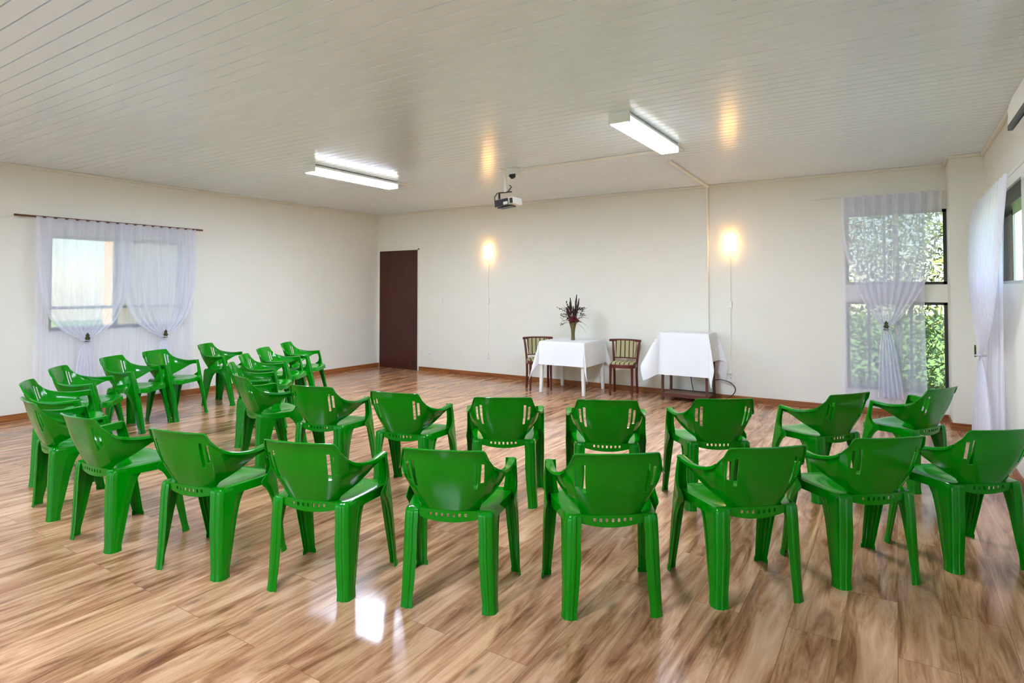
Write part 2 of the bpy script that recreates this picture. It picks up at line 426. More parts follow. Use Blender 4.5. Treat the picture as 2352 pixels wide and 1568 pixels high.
# ------------------------------------------------------------------ outside
struct('ground', B(-30, 40, -30, 40, -.35, -.25), M_grass)
o = obj('added_bounce_slab', B(-2.5, 12.5, -22, -11.85, -.25, -.16), M_bounce); o['kind'] = 'structure'  # unseen pale slab added to bounce sunlight up onto the ceiling
tag(obj('neighbouring_house', B(-5.4, -5.0, -2.45, 8, -.3, 4.2), M_orange), 'peach rendered house wall just outside the left window', 'building')
def leafy(name, x, y, z0, z1, rad, n, seed, label, trunk=True):
    rnd = random.Random(seed); t = thing(name, label, 'tree', (x, y, -.25), group=None)
    bm = bmesh.new()
    for _ in range(n):
        th = rnd.uniform(0, 2*PI); rr = rad*math.sqrt(rnd.uniform(0, 1)); zz = rnd.uniform(z0, z1)
        rr *= .75+.25*math.sin(5*zz+th*2)
        c = Vector((rr*math.cos(th), rr*math.sin(th)*.5, zz+.25)); s = rnd.uniform(.03, .065)
        u = Vector((rnd.gauss(0, 1), rnd.gauss(0, 1), rnd.gauss(0, 1))).normalized(); v = u.orthogonal().normalized()
        q = [c-u*s, c+v*s*.35, c+u*s, c-v*s*.35]
        bm.faces.new([bm.verts.new(p) for p in q])
    obj('leaves', bm, M_hedge, t)
    if trunk:
        obj('trunk', tube(bmesh.new(), [(0, 0, 0), (.04, 0, 1.0), (0, .02, z1*.8)], .07, 8, r1=.03), M_trunk, t, smooth=True)
leafy('garden_tree', 8.4, 2.2, -.1, 4.2, 1.6, 11500, 3, 'dense leafy garden tree outside the far right window')

# ------------------------------------------------------------------ green plastic armchairs
SV = [0, .06, .12, .18, .24, .30, .366, .409, .441, .484, .50, .52, .54, .56, .59, .62, .66, .70, .76, .82, .88, .94, 1.0]
TOPK = [(0, 0, -.312, .762), (.3, .115, -.304, .762), (.46, .178, -.288, .760), (.50, .1915, -.280, .755), (.56, .206, -.258, .712), (.62, .222, -.228, .672),
        (.70, .237, -.178, .645), (.85, .245, -.060, .626), (1.0, .243, .078, .634)]
BOTK = [(0, 0, -.207, .444), (.3, .088, -.200, .446), (.50, .142, -.168, .458), (.56, .153, -.156, .478), (.62, .178, -.125, .498), (.70, .208, -.082, .527),
        (.78, .232, -.032, .562), (.85, .243, .010, .584), (1.0, .243, .078, .592)]
TV = [0, .08, .17, .27, .39, .48, .57, .66, .74, .79, .83, .90, .96, 1]
def band_point(s, t):
    a = abs(s); sg = 1 if s >= 0 else -1
    T = interp(TOPK, a); Bp = interp(BOTK, a)
    x = Bp[0]+(T[0]-Bp[0])*t; y = Bp[1]+(T[1]-Bp[1])*t; z = Bp[2]+(T[2]-Bp[2])*t
    bul = math.sin(PI*t)*(.012+.014*min(1, a/.5) if a < .5 else .026*max(0, 1-(a-.5)/.35))
    y -= bul*.6; x += bul*(a/.5 if a < .5 else 1)*.7
    if a <= .56 and t > .85: y -= (t-.85)*.05
    return (sg*x, y, z)
def band(svals, skip=None):
    bm = bmesh.new()
    grid(bm, [[band_point(s, t) for t in TV] for s in svals], skip)
    return bm
def chair_backrest():
    sv = [-s for s in SV[:16][::-1]][:-1]+SV[:16]      # -.62 .. .62
    def skip(i, j):
        a = abs((sv[i]+sv[i+1])/2); t = (TV[j]+TV[j+1])/2
        if .366 < a < .409 and .39 < t < .83: return True
        if .441 < a < .484 and .48 < t < .79: return True
        return False
    bm = band(sv, skip); solid(bm, .0045)
    # rolled lip along the top edge
    tube(bm, [Vector(band_point(s, 1))+Vector((0, -.003, 0)) for s in sv], .0046, 6)
    return bm
def chair_armrest(sg):
    sv = [sg*s for s in SV[15:]]
    bm = band(sv); solid(bm, .0045)
    # flat arm top flange growing wider to the front
    P = []
    for s in sv:
        p = Vector(band_point(s, 1)); wdt = .006+.030*min(1, max(0, (abs(s)-.60)/.35))
        P.append([p+Vector((-sg*.004, 0, 0)), p+Vector((sg*wdt*.5, 0, .004)), p+Vector((sg*wdt*.9, 0, .001)), p+Vector((sg*wdt, 0, -.012))])
    b2 = bmesh.new(); grid(b2, P); solid(b2, .004)
    me = bpy.data.meshes.new('tmp'); b2.to_mesh(me); b2.free(); bm.from_mesh(me); bpy.data.meshes.remove(me)
    return bm
def channel(keys, zs, sx, sy, cham):
    """bent L channel: outer corner (cx, cy), flanges wx (towards the middle) and wy; sx side sign, sy: +1 corner faces front, -1 faces rear"""
    bm = bmesh.new(); P = []
    for z in zs:
        cx, cy, wx, wy = lerpk(keys, z)
        c = min(cham, wx*.45, wy*.45)
        row = [(-wx, 0), (-wx*.72, .0), (-wx*.66, .004), (-wx*.52, .004), (-wx*.46, 0), (-c, 0), (-c*.45, -c*.14), (-c*.14, -c*.45), (0, -c), (0, -wy*.5), (.003, -wy*.56), (.003, -wy*.70), (0, -wy*.76), (0, -wy)]
        P.append([(sx*(cx+a), cy+sy*b, z) for a, b in row])
    grid(bm, P); solid(bm, .004)
    return bm
ZF = [.634, .60, .55, .51, .48, .465, .45, .435, .42, .40, .37, .33, .27, .18, .08, .03, .022, 0]
def front_leg(sg):
    K = [(0.634, 0.277, 0.082, 0.055, 0.037), (0.55, 0.279, 0.103, 0.063, 0.037), (0.5, 0.279, 0.114, 0.067, 0.044), (0.475, 0.279, 0.119, 0.073, 0.066), (0.455, 0.279, 0.123, 0.079, 0.110),
         (0.43, 0.28, 0.128, 0.078, 0.126), (0.4, 0.28, 0.134, 0.073, 0.096), (0.35, 0.28, 0.144, 0.070, 0.072), (0.27, 0.28, 0.16, 0.065, 0.060), (0.03, 0.277, 0.207, 0.046, 0.043), (0.022, 0.28, 0.211, 0.052, 0.049), (0, 0.281, 0.214, 0.052, 0.049)]
    return channel(K, ZF, sg, 1, .014)
ZR = [.456, .448, .435, .42, .40, .37, .33, .27, .20, .12, .06, .042, .022, 0]
def rear_leg(sg):
    K = [(.456, .206, -.200, .060, .215), (.448, .214, -.208, .068, .205), (.43, .217, -.211, .073, .180), (.40, .218, -.213, .072, .150), (.36, .219, -.215, .070, .128), (.27, .222, -.218, .074, .106),
         (.12, .226, -.221, .067, .078), (.042, .229, -.224, .062, .063), (.022, .230, -.226, .063, .064), (0, .232, -.229, .065, .067)]
    bm = channel(K, ZR, sg, -1, .034)
    return bm
HW = [(-.207, .150), (-.198, .188), (-.18, .204), (-.14, .212), (-.05, .226), (.05, .242), (.10, .248), (.135, .242), (.165, .218), (.185, .180), (.194, .15)]
def chair_seat():
    bm = bmesh.new(); ys = [-.207, -.202, -.195, -.18, -.15, -.11, -.06, 0, .05, .10, .13, .155, .172, .186, .194]
    us = [-1, -.96, -.86, -.7, -.5, -.25, 0, .25, .5, .7, .86, .96, 1]; P = []
    for y in ys:
        hw = interp([(k[0], k[1]) for k in HW], y)[0]; row = []
        for u in us:
            x = u*hw; e = max(0, abs(u)-.86)/.14
            z = .459-.022*math.exp(-(x/.13)**2-((y-.0)/.13)**2)-.004*e*e - (.010*((y-.13)/.064)**2 if y > .13 else 0)
            row.append((x, y, z))
        P.append(row)
    V = grid(bm, P)
    nY, nU = len(ys), len(us)
    ring = [V[i][0] for i in range(2, nY)]+[V[-1][j] for j in range(1, nU)]+[V[i][-1] for i in range(nY-2, 1, -1)]
    lows = []
    for v in ring:
        x, y = v.co.x, v.co.y
        dz = .042
        if abs(x) < .19 and y > 0: dz = .042-.0
        lows.append(bm.verts.new((x*1.022, y*1.02, v.co.z-dz)))
    for i in range(len(ring)-1): bm.faces.new((ring[i], ring[i+1], lows[i+1], lows[i]))
    # rear apron with the row of drain slots
    xs = [-.19, -.165, -.14, -.115]
    for k in range(7):
        c = -.084+.028*k; xs += [c-.006, c+.006]
    xs += [.115, .14, .165, .19]; zs = [1, .74, .42, .0]
    P = []
    for x in xs:
        zt = .459; zb = .402+.020*(x/.15)**2; y = -.214+.010*(x/.15)**2
        P.append([(x, y+.004*(1-q), zb+(zt-zb)*q) for q in zs])
    def skip(i, j): return j == 1 and 4 <= i <= 17 and (i-4) % 2 == 0
    grid(bm, P, skip)
    solid(bm, .004)
    return bm
def make_chair():
    t = thing('plastic_armchair', 'green plastic armchair', 'chair')
    obj('seat', chair_seat(), M_green, t, True)
    obj('backrest', chair_backrest(), M_green, t, True)
    for sg in (-1, 1):
        obj('armrest', chair_armrest(sg), M_green, t, True)
        obj('leg', front_leg(sg), M_green, t, True)
        obj('leg', rear_leg(sg), M_green, t, True)
    return t
CH = [
 ('front', 3.654, -6.441, -8.3, 'green plastic armchair at the left bend of the front row, white glare down its edge'),
 ('front', 4.446, -6.495, 2.9, 'green plastic armchair with teal back in the front row, second from its left bend'),
 ('front', 5.235, -6.390, 12.5, 'green plastic armchair in the front row, next left of the one in white floor glare'),
 ('front', 5.921, -6.200, 17.8, 'green plastic armchair in the front row whose leg stands in white floor glare'),
 ('front', 6.561, -5.946, 23.1, 'green plastic armchair in the front row just right of the white floor glare'),
 ('front', 7.192, -5.613, 36.3, 'green plastic armchair in the front row, fourth from its right end'),
 ('front', 7.714, -5.153, 41.9, 'green plastic armchair in the front row, third from its right end'),
 ('front', 8.192, -4.637, 40.8, 'green plastic armchair in the front row, second from its right end'),
 ('front', 8.683, -4.130, 40.0, 'green plastic armchair at the right end of the front row, cut by the picture edge'),
 ('second', 8.442, -2.783, 59.6, 'green plastic armchair at the right end of the second row, before the corner window'),
 ('second', 7.899, -3.380, 54.8, 'green plastic armchair in the second row, second from its right end'),
 ('second', 7.280, -3.991, 35.0, 'green plastic armchair in the second row before the table with low shelf'),
 ('second', 6.686, -4.429, 25.6, 'green plastic armchair in the second row straight before the table with flowers'),
 ('second', 6.036, -4.729, 30.4, 'green plastic armchair in the second row, next left of the one before the flower table'),
 ('second', 5.374, -4.949, 12.3, 'green plastic armchair in the second row before the dark door, glare on its seat'),
 ('second', 4.646, -5.077, 12.8, 'green plastic armchair in the second row, next left of the one before the door'),
 ('second', 3.870, -5.055, -16.3, 'green plastic armchair at the left bend of the second row'),
 ('second', 3.158, -4.679, -39.0, 'green plastic armchair in the second row mostly hidden behind the one at its bend'),
 ('second', 2.571, -4.165, -46.9, 'green plastic armchair in the second row, third from its far end by the door'),
 ('second', 2.099, -3.616, -55.8, 'green plastic armchair in the second row, second from its far end by the door'),
 ('second', 1.722, -3.004, -56.0, 'farthest green plastic armchair, closest to the bottom of the dark door'),
 ('front', 0.969, -3.688, -56.3, 'green plastic armchair at the far end of the outer row, right of the curtains'),
 ('front', 1.323, -4.535, -65.7, 'green plastic armchair in front of the right gathered curtain of the left window'),
 ('front', 1.565, -5.071, -55.7, 'green plastic armchair before the space between the two gathered left curtains'),
 ('front', 2.061, -5.703, -40.7, 'green plastic armchair in front of the left gathered curtain of the left window'),
 ('front', 2.839, -6.180, -30.5, 'green plastic armchair at far left of the picture, just behind the front row bend'),
]
def rnd_copy(o, parent=None):
    c = o.copy(); C.objects.link(c)
    if parent: c.parent = parent
    for ch in list(o.children): rnd_copy(ch, c)
    return c
chair0 = make_chair()
for i, (row, x, y, a, lab) in enumerate(CH):
    o = chair0 if i == 0 else rnd_copy(chair0)
    o.location = (x, y, 0); o.rotation_euler = (0, 0, R(a))
    tag(o, lab, 'chair', 'green plastic armchairs in the outer row' if row == 'front' else 'green plastic armchairs in the inner row')

# ------------------------------------------------------------------ curtains
def along(axis, c, a, off, z):
    """point on a wall plane: axis 'x+' = left wall (room on +x), 'y-' = back wall, 'x-' = right wall"""
    return {'x+': (c+off, a, z), 'y-': (a, c-off, z), 'x-': (c-off, a, z)}[axis]
def flat_curtain(axis, c, a0, a1, zt, zb, off, folds, amp, seed=0):
    rnd = random.Random(seed); bm = bmesh.new(); n = int(folds*8); P = []
    ph = [rnd.uniform(-.5, .5) for _ in range(int(folds)+2)]
    for i in range(n+1):
        u = i/n; row = []
        for j in range(15):
            v = j/14
            ff = math.sin(2*PI*folds*u+ph[int(folds*u)]*.9)*(amp*(.55+.45*v))+amp*.5*math.sin(2*PI*folds*.37*u+2*v+seed)
            if v < .03: ff *= .5
            row.append(along(axis, c, a0+(a1-a0)*u+.012*math.sin(9*u+4*v), off+ff+.02*v, zt+(zb-zt)*v))
        P.append(row)
    grid(bm, P); return bm
def swag(axis, c, a0, a1, zt, at, zi, zb, off, folds, seed=0, skirt=.30, k=4.5, droop=.16, sl=0):
    bm = bmesh.new(); n = int(folds*8); P = []
    for i in range(n+1):
        u = i/n; au = a0+(a1-a0)*u; row = []; D = au-at; off_u = abs(u-.5)*2
        for j in range(25):
            v = j/24
            tie = v**k
            a = au+(at+(u-.5)*.05-au)*tie
            z = zt+(zi-zt)*v - droop*abs(D)*max(0, math.sin(PI*min(1, max(0, (v-.45)/.55))))*1.0
            f = math.sin(2*PI*folds*u)*.020*(1-.75*tie)+.05*math.sin(PI*v)*(1-.3*off_u)
            row.append(along(axis, c, a, off+f+.02*tie, z))
        for j in range(1, 13):
            v = j/12
            a = at+(u-.5)*(.05+(skirt-.05)*v**.55)+sl*v
            z = zi+(zb-zi)*v
            f = math.sin(2*PI*folds*u*.6)*.028*v**.5
            row.append(along(axis, c, a, off+.02+f, z))
        P.append(row)
    grid(bm, P); return bm
def clip_part(axis, c, a, off, z, parent):
    bm = bmesh.new()
    P0 = [(0, .075), (.022, .045), (.014, .03), (.030, .010), (.018, -.012), (.030, -.030), (0, -.035), (-.030, -.030), (-.018, -.012), (-.030, .010), (-.014, .03), (-.022, .045)]
    f = [bm.verts.new(along(axis, c, a+p[0], off+.012, z+p[1])) for p in P0]; g = [bm.verts.new(along(axis, c, a+p[0], off, z+p[1])) for p in P0]
    bm.faces.new(f); bm.faces.new(g[::-1])
    for i in range(len(P0)): bm.faces.new((f[i], f[(i+1) % 12], g[(i+1) % 12], g[i]))
    return obj('leaf_clip', bm, M_clip, parent)
def tie_band(axis, c, a, off, z, parent, w=.06):
    bm = bmesh.new(); pts = []
    for k in range(13):
        t = 2*PI*k/12; pts.append(along(axis, c, a+w*math.cos(t), off+.045*math.sin(t), z-.01*math.cos(t)))
    tube(bm, pts, .008, 6)
    return obj('tieback', bm, M_sheer2, parent, True)
def rod(axis, c, a0, a1, z, off, m, r, label):
    t = thing('curtain_rod', label, 'curtain rod', along(axis, c, a0, off, z)); o = Vector(t.location)
    bm = bmesh.new(); tube(bm, [Vector(along(axis, c, a0, off, z))-o, Vector(along(axis, c, a1, off, z))-o], r, 10)
    obj('pole', bm, m, t, True)
    for a in (a0+.1, a1-.1):
        b2 = bmesh.new(); tube(b2, [Vector(along(axis, c, a, -.002, z))-o, Vector(along(axis, c, a, off, z))-o], r*.7, 8)
        obj('bracket', b2, m, t, True)
    return t
rod('x+', 0, -5.70, -3.52, 2.325, .07, M_rod, .012, 'brown wooden curtain rod on the left wall above the two gathered curtains')
rod('y-', 0, 7.53, 8.90, 2.600, .07, M_white, .008, 'thin white curtain rod above the far right window beside the corner')
rod('x-', XR, -3.5, -.62, 2.305, .09, M_white, .009, 'white curtain rod on the right wall at the picture edge')
def curtain(name, label, cat, parts, loc):
    t = thing(name, label, cat, loc); L = Vector(loc)
    for nm, bm, m in parts:
        bmesh.ops.translate(bm, verts=bm.verts[:], vec=-L); obj(nm, bm, m, t, True)
    return t
t = obj('sheer_curtain', flat_curtain('x+', 0, -5.50, -3.62, 2.325, .10, .045, 11, .014, 1), M_sheer, smooth=True)
tag(t, 'wide plain sheer white curtain hanging behind the two gathered ones on the left wall', 'curtain')
def drape(label, axis, c, a0, a1, zt, at, zi, zb, off, folds, seed, **kw):
    loc = along(axis, c, at, off, zb)
    t = thing('gathered_curtain', label, 'curtain', loc); L = -Vector(loc)
    bm = swag(axis, c, a0, a1, zt, at, zi, zb, off, folds, seed, **kw); bmesh.ops.translate(bm, verts=bm.verts[:], vec=L)
    obj('drape', bm, M_sheer2, t, True)
    tb = tie_band(axis, c, at, off+.02, zi, t); tb.data.transform(Matrix.Translation(L))
    cl_ = clip_part(axis, c, at, off+.055, zi+.02, tb); cl_.data.transform(Matrix.Translation(L))
    return t
drape('sheer white curtain gathered with a leaf clip, the left one on the left wall', 'x+', 0, -5.50, -4.50, 2.325, -4.984, .862, .10, .09, 9, 2)
drape('sheer white curtain gathered with a leaf clip, the right one on the left wall', 'x+', 0, -4.62, -3.63, 2.325, -4.059, .850, .10, .09, 9, 3)
t = obj('sheer_curtain', flat_curtain('y-', 0, 7.86, 8.70, 2.598, .10, .045, 6, .012, 4), M_sheer3, smooth=True)
tag(t, 'plain sheer white curtain panel close to the far right window glass', 'curtain')
drape('sheer white curtain gathered at its middle before the far right window', 'y-', 0, 7.86, 8.86, 2.598, 8.313, 1.025, .22, .09, 9, 5, skirt=.26, k=2.6, droop=.05, sl=.04)
t = obj('sheer_curtain', flat_curtain('x-', XR, -2.30, -.80, 2.30, .09, .06, 9, .014, 6), M_sheer, smooth=True)
tag(t, 'plain sheer white curtain panel against the right wall', 'curtain')
drape('sheer white curtain gathered with a bronze clip at the right picture edge', 'x-', XR, -2.95, -.64, 2.30, -1.42, .88, .07, .12, 13, 7, skirt=1.45, k=2.8, droop=.03, sl=-.02)

# ------------------------------------------------------------------ tables, cloths
def cloth(cx, cy, zt, hx, hy, ox, oy, rz, seed, wr=.006, gap=.004, ks={}, tail=.18):
    rnd = random.Random(seed); bm = bmesh.new()
    n = 56; Xs = [-1+2*i/n for i in range(n+1)]
    ex, ey = hx+ox, hy+oy
    def pt(u, v):
        X, Y = u*ex, v*ey
        dx = max(0, abs(X)-hx); dy = max(0, abs(Y)-hy); sx = 1 if X >= 0 else -1; sy = 1 if Y >= 0 else -1
        if dx == 0 and dy == 0: return Vector((X, Y, zt+gap+.0015*math.sin(19*X)*math.sin(17*Y)))
        if dx > 0 and dy > 0:
            r = math.hypot(dx, dy); ph = math.atan2(dy, dx)
            km = ks.get((sx, sy), .25); k = .07+km*math.sin(2*ph)**2+.05*math.sin(6*ph+seed)*min(1, 4*math.sin(2*ph))
            r *= 1+tail*math.sin(2*ph)**4
            h = r*k*(1-.15*r)
            return Vector((sx*(hx+gap*2+math.cos(ph)*h), sy*(hy+gap*2+math.sin(ph)*h), zt+gap-r*math.sqrt(1-k*k)))
        if dx > 0:
            e = abs(Y)/hy; f = .07*dx+wr*math.sin(11*Y+seed)*min(1, dx*5)+.01*e**6*dx*3
            return Vector((sx*(hx+gap*2+f), Y, zt+gap-dx*.997))
        e = abs(X)/hx; f = .07*dy+wr*math.sin(13*X+seed*2)*min(1, dy*5)
        return Vector((X, sy*(hy+gap*2+f), zt+gap-dy*.997))
    # warp the sampling so that grid lines fall on the table edges
    def samples(h, e):
        a = [-e+(e-h)*i/16 for i in range(16)]+[-h+2*h*i/14 for i in range(15)]+[h+(e-h)*i/16 for i in range(1, 17)]
        return [x/e for x in a]
    grid(bm, [[pt(u, v) for v in samples(hy, ey)] for u in samples(hx, ex)])
    lim = -.020-cy-.5*abs(math.sin(rz)); k0 = hy+gap*2
    for v in bm.verts:      # the wall stands close behind: the rear overhang is pressed flat between table and wall
        if v.co.y > k0: v.co.y = k0+(lim-k0)*(1-math.exp(-(v.co.y-k0)/max(.004, (lim-k0))))
    o = obj('tablecloth', bm, M_cloth, None, True, angle=R(50)); o.location = (cx, cy, 0); o.rotation_euler = (0, 0, rz)
    return o
def legs(t, pts, z, w0, w1, m, round_=False):
    for (x, y) in pts:
        bm = bmesh.new()
        if round_: tube(bm, [(x, y, 0), (x*.97, y*.97, z)], w1, 10, r1=w0)
        else:
            vs = []
            for zz, ww in ((0, w1), (z, w0)):
                q = 1 if zz == 0 else .96
                vs.append([bm.verts.new((x*q+a*ww, y*q+b*ww, zz)) for a, b in ((-1, -1), (1, -1), (1, 1), (-1, 1))])
            bm.faces.new(vs[0][::-1]); bm.faces.new(vs[1])
            for k in range(4): bm.faces.new((vs[0][k], vs[0][(k+1) % 4], vs[1][(k+1) % 4], vs[1][k]))
            bmesh.ops.bevel(bm, geom=bm.edges[:], offset=.004, segments=2, affect='EDGES')
        obj('leg', bm, m, t, True)
# white plastic table with the flowers
TB = (4.398, -.43)
t = thing('plastic_table', 'white plastic square table with tapered legs under the flower vase, beside the wall', 'table', (TB[0], TB[1], 0), R(1.5))
obj('tabletop', B(-.345, .345, -.355, .355, .71, .733, bev=.006), M_white, t)
bm = bmesh.new()
for a in (-.30, .28): box(bm, -.30, .30, a, a+.02, .65, .71); box(bm, a, a+.02, -.28, .28, .65, .71)
obj('apron', bm, M_white, t)
legs(t, [(-.335, -.345), (.335, -.345), (.335, .345), (-.335, .345)], .70, .030, .020, M_white)
tag(cloth(TB[0], TB[1], .733, .347, .357, .34, .335, R(1.5), 2, ks={(1, -1): .12, (-1, -1): .20, (1, 1): .25}, tail=.22), 'white tablecloth with pointed corners on the table carrying the flower vase', 'tablecloth')
# dark wooden table with lower shelf
T2 = (6.05, -.265)
t = thing('wooden_table', 'dark red wooden table with low shelf under a white cloth, right of the flowers', 'table', (T2[0], T2[1], 0))
obj('tabletop', B(-.315, .315, -.20, .20, .878, .903, bev=.004), M_tablewood, t)
legs(t, [(-.295, -.180), (.295, -.180), (.295, .180), (-.295, .180)], .88, .016, .016, M_tablewood)
obj('shelf', B(-.30, .30, -.185, .185, .065, .09, bev=.003), M_shelf, t)
obj('shelf_rail', B(-.28, .28, -.195, -.175, .055, .10), M_tablewood, t); obj('shelf_rail', B(-.28, .28, .175, .195, .055, .10), M_tablewood, t)
tag(cloth(T2[0], T2[1], .903, .317, .202, .37, .56, 0, 5, wr=.004, ks={(-1, -1): .48, (1, -1): .14, (1, 1): .30, (-1, 1): .25}, tail=.06), 'white creased tablecloth hanging low in front on the dark wooden table', 'tablecloth')

# ------------------------------------------------------------------ wooden dining chairs
def wood_chair(label, x, y, a):
    t = thing('dining_chair', label, 'chair', (x, y, 0), R(a), 'dark red wooden chairs with striped upholstery')
    # local: faces -y, origin in the middle of the seat
    for sg in (-1, 1):
        obj('leg', tube(bmesh.new(), [(sg*.165, .150, 0), (sg*.160, .128, .25), (sg*.165, .125, .44), (sg*.180, .150, .62), (sg*.195, .185, .745)], .018, 8, r1=.017), M_chairwood, t, True)
        obj('leg', tube(bmesh.new(), [(sg*.155, -.150, 0), (sg*.150, -.135, .42)], .014, 8, r1=.020), M_chairwood, t, True)
    bm = bmesh.new(); n = 24
    pts = []
    for k in range(n):
        th = 2*PI*k/n; r = 1/((abs(math.cos(th))**3+abs(math.sin(th))**3)**(1/3)); pts.append((.185*r*math.cos(th), .17*r*math.sin(th)-.005))
    def slab(bm, sc, z0, z1, dome=0):
        a = [bm.verts.new((p[0]*sc, p[1]*sc, z0)) for p in pts]; b = [bm.verts.new((p[0]*sc, p[1]*sc, z1)) for p in pts]
        bm.faces.new(a[::-1])
        for k in range(n): bm.faces.new((a[k], a[(k+1) % n], b[(k+1) % n], b[k]))
        c = [bm.verts.new((p[0]*sc*.8, p[1]*sc*.8, z1+dome)) for p in pts]
        for k in range(n): bm.faces.new((b[k], b[(k+1) % n], c[(k+1) % n], c[k]))
        bm.faces.new(c)
    slab(bm, 1.0, .385, .432); obj('seat_frame', bm, M_chairwood, t, True)
    bm = bmesh.new(); slab(bm, .95, .432, .448, .014); obj('seat', bm, M_stripe, t, True)
    # upholstered back panel, slightly curved
    bm = bmesh.new(); P = []
    for i in range(9):
        u = -1+2*i/8; row = []
        for j in range(6):
            v = j/5; z = .505+.235*v; row.append((u*(.135+.028*v), .150+.030*v+.030*(1-u*u)+.0, z))
        P.append(row)
    grid(bm, P); solid(bm, .022); obj('backrest', bm, M_stripe, t, True)
    # curved top rail, reaching past the posts
    bm = bmesh.new(); P = []
    for i in range(17):
        u = -1+2*i/16; xx = u*.228; yy = .150+.068*(1-u*u)-.035*u*u
        P.append([(xx, yy-.018, .732), (xx, yy-.018, .764), (xx, yy+.016, .766), (xx, yy+.016, .732), (xx, yy-.018, .732)])
    grid(bm, P); bmesh.ops.remove_doubles(bm, verts=bm.verts[:], dist=1e-5); bmesh.ops.holes_fill(bm, edges=[e for e in bm.edges if e.is_boundary])
    obj('top_rail', bm, M_chairwood, t, True)
    bm = bmesh.new(); tube(bm, [(-.16, .135, .50), (0, .165, .50), (.16, .135, .50)], .009, 6); obj('back_rail', bm, M_chairwood, t, True)
    return t
wood_chair('dark red wooden chair with striped back at the left of the flower table', 3.925, -.590, 40)
wood_chair('dark red wooden chair with striped seat and back between the two tables', 5.150, -.325, 9)

# ------------------------------------------------------------------ vase and flowers
VX, VY, VZ = 4.404, -.42, .739
t = thing('flower_vase', 'narrow flared glass vase standing on the white tablecloth', 'vase', (VX, VY, VZ))
prof = [(.026, .0), (.028, .006), (.025, .03), (.024, .10), (.030, .16), (.045, .22), (.058, .26)]
bm = lathe(bmesh.new(), prof, 24, caps=False)
bm.faces.new([v for v in bm.verts[:24]][::-1]); solid(bm, .003)
obj('vase_body', bm, M_vase, t, True)
b = thing('flower_bouquet', 'bouquet of dark red flower spikes and arching green leaves in the vase', 'flowers', (VX, VY, VZ))
rnd = random.Random(11)
rtv = Vector((.842, .539, 0)); bkv = Vector((-.539, .842, 0))     # left-right as seen from the chairs, and away
def P3(u, wv, z): return rtv*u*1.15+bkv*wv+Vector((0, 0, z))
bm = bmesh.new()
for k in range(14):
    a = rnd.uniform(0, 2*PI); tube(bm, [(.012*math.cos(a), .012*math.sin(a), .012), (.018*math.cos(a), .018*math.sin(a), .15), (.05*math.cos(a), .05*math.sin(a), .28)], .0035, 5)
obj('stems', bm, M_olive, b, True)
for (u, z0, z1, lean) in [(-.075, .36, .48, -.01), (-.045, .38, .56, .0), (-.03, .36, .62, .0), (.035, .40, .665, .018), (.075, .38, .61, .005), (.005, .36, .50, .0), (.05, .34, .50, .01), (-.06, .34, .46, -.005), (.02, .33, .47, .01)]:
    bm = bmesh.new(); w0 = rnd.uniform(-.05, .05); n = 12; pts = [P3(u*.4+(u*.6+lean)*(i/n)**1, w0*(i/n), .25+(z1-.25)*i/n) for i in range(n+1)]
    tube(bm, pts, lambda q: .0035 if q < .38 else .0125*(1+.18*math.sin(60*q))*(1-.5*max(0, q-.85)/.15), 7)
    obj('flower_spike', bm, M_spike, b, True)
def blade(u0, w0, z0, pts, wd):
    bm = bmesh.new(); P = []
    n = len(pts)
    for i, (u, wv, z) in enumerate(pts):
        q = i/(n-1); hw = wd*math.sin(PI*min(1, .12+.88*q))*.9+.0006
        c = P3(u, wv, z); P.append([c+bkv*hw+Vector((0, 0, .25*hw)), c-Vector((0, 0, .15*hw)), c-bkv*hw+Vector((0, 0, .25*hw))])
    grid(bm, P); solid(bm, .0012); return bm
for s, r_, z1, z2 in [(1, .19, .27, .15), (1, .20, .35, .24), (-1, .18, .30, .19), (1, .17, .22, .08), (-1, .15, .34, .31), (1, .13, .40, .40), (-1, .14, .42, .44)]:
    wv = rnd.uniform(-.08, .04)
    pts = [(s*r_*q, wv*q, .24+(z1-.18)*math.sin(PI*min(1, q*.75))*.55+(z2-.24)*q*q) for q in [i/9 for i in range(10)]]
    obj('long_leaf', blade(0, 0, 0, pts, .009), M_leafd, b, True)
for k in range(64):
    a = rnd.uniform(-PI, PI); rr = rnd.uniform(.02, .13); z = rnd.uniform(.26, .46); c = P3(rr*math.cos(a), rr*math.sin(a)*.6, z)
    bm = bmesh.new(); d = Vector((c.x, c.y, rnd.uniform(-.05, .12))).normalized(); sd_ = d.cross(Vector((0, 0, 1))).normalized()
    L_ = rnd.uniform(.05, .095); P = []
    for q in (0, .2, .45, .7, .9, 1): P.append([c+d*L_*q+sd_*L_*.28*math.sin(PI*min(1, .05+q*.95)), c+d*L_*q-Vector((0, 0, .004)), c+d*L_*q-sd_*L_*.28*math.sin(PI*min(1, .05+q*.95))])
    grid(bm, P); solid(bm, .001); obj('leaf', bm, [M_leafd, M_leaf, M_spike][k % 3], b, True)
for (u0, z0, du, dz) in [(-.10, .42, -.10, .055), (-.09, .34, -.07, .02), (.09, .44, .05, .03), (.10, .38, .03, .06), (-.06, .46, -.03, .10), (-.12, .24, -.04, -.02)]:
    bm = bmesh.new(); tube(bm, [P3(u0*.3, 0, .26), P3(u0, .0, z0), P3(u0+du, .01, z0+dz)], .002, 5)
    for i in range(7):
        q = i/6; c = P3(u0+du*q, .01*q, z0+dz*q)+Vector((rnd.uniform(-.01, .01), rnd.uniform(-.01, .01), rnd.uniform(-.008, .008)))
        bmesh.ops.create_icosphere(bm, subdivisions=1, radius=rnd.uniform(.007, .012), matrix=Matrix.Translation(c))
    obj('seed_sprig', bm, M_olive, b, True)
bm = bmesh.new()
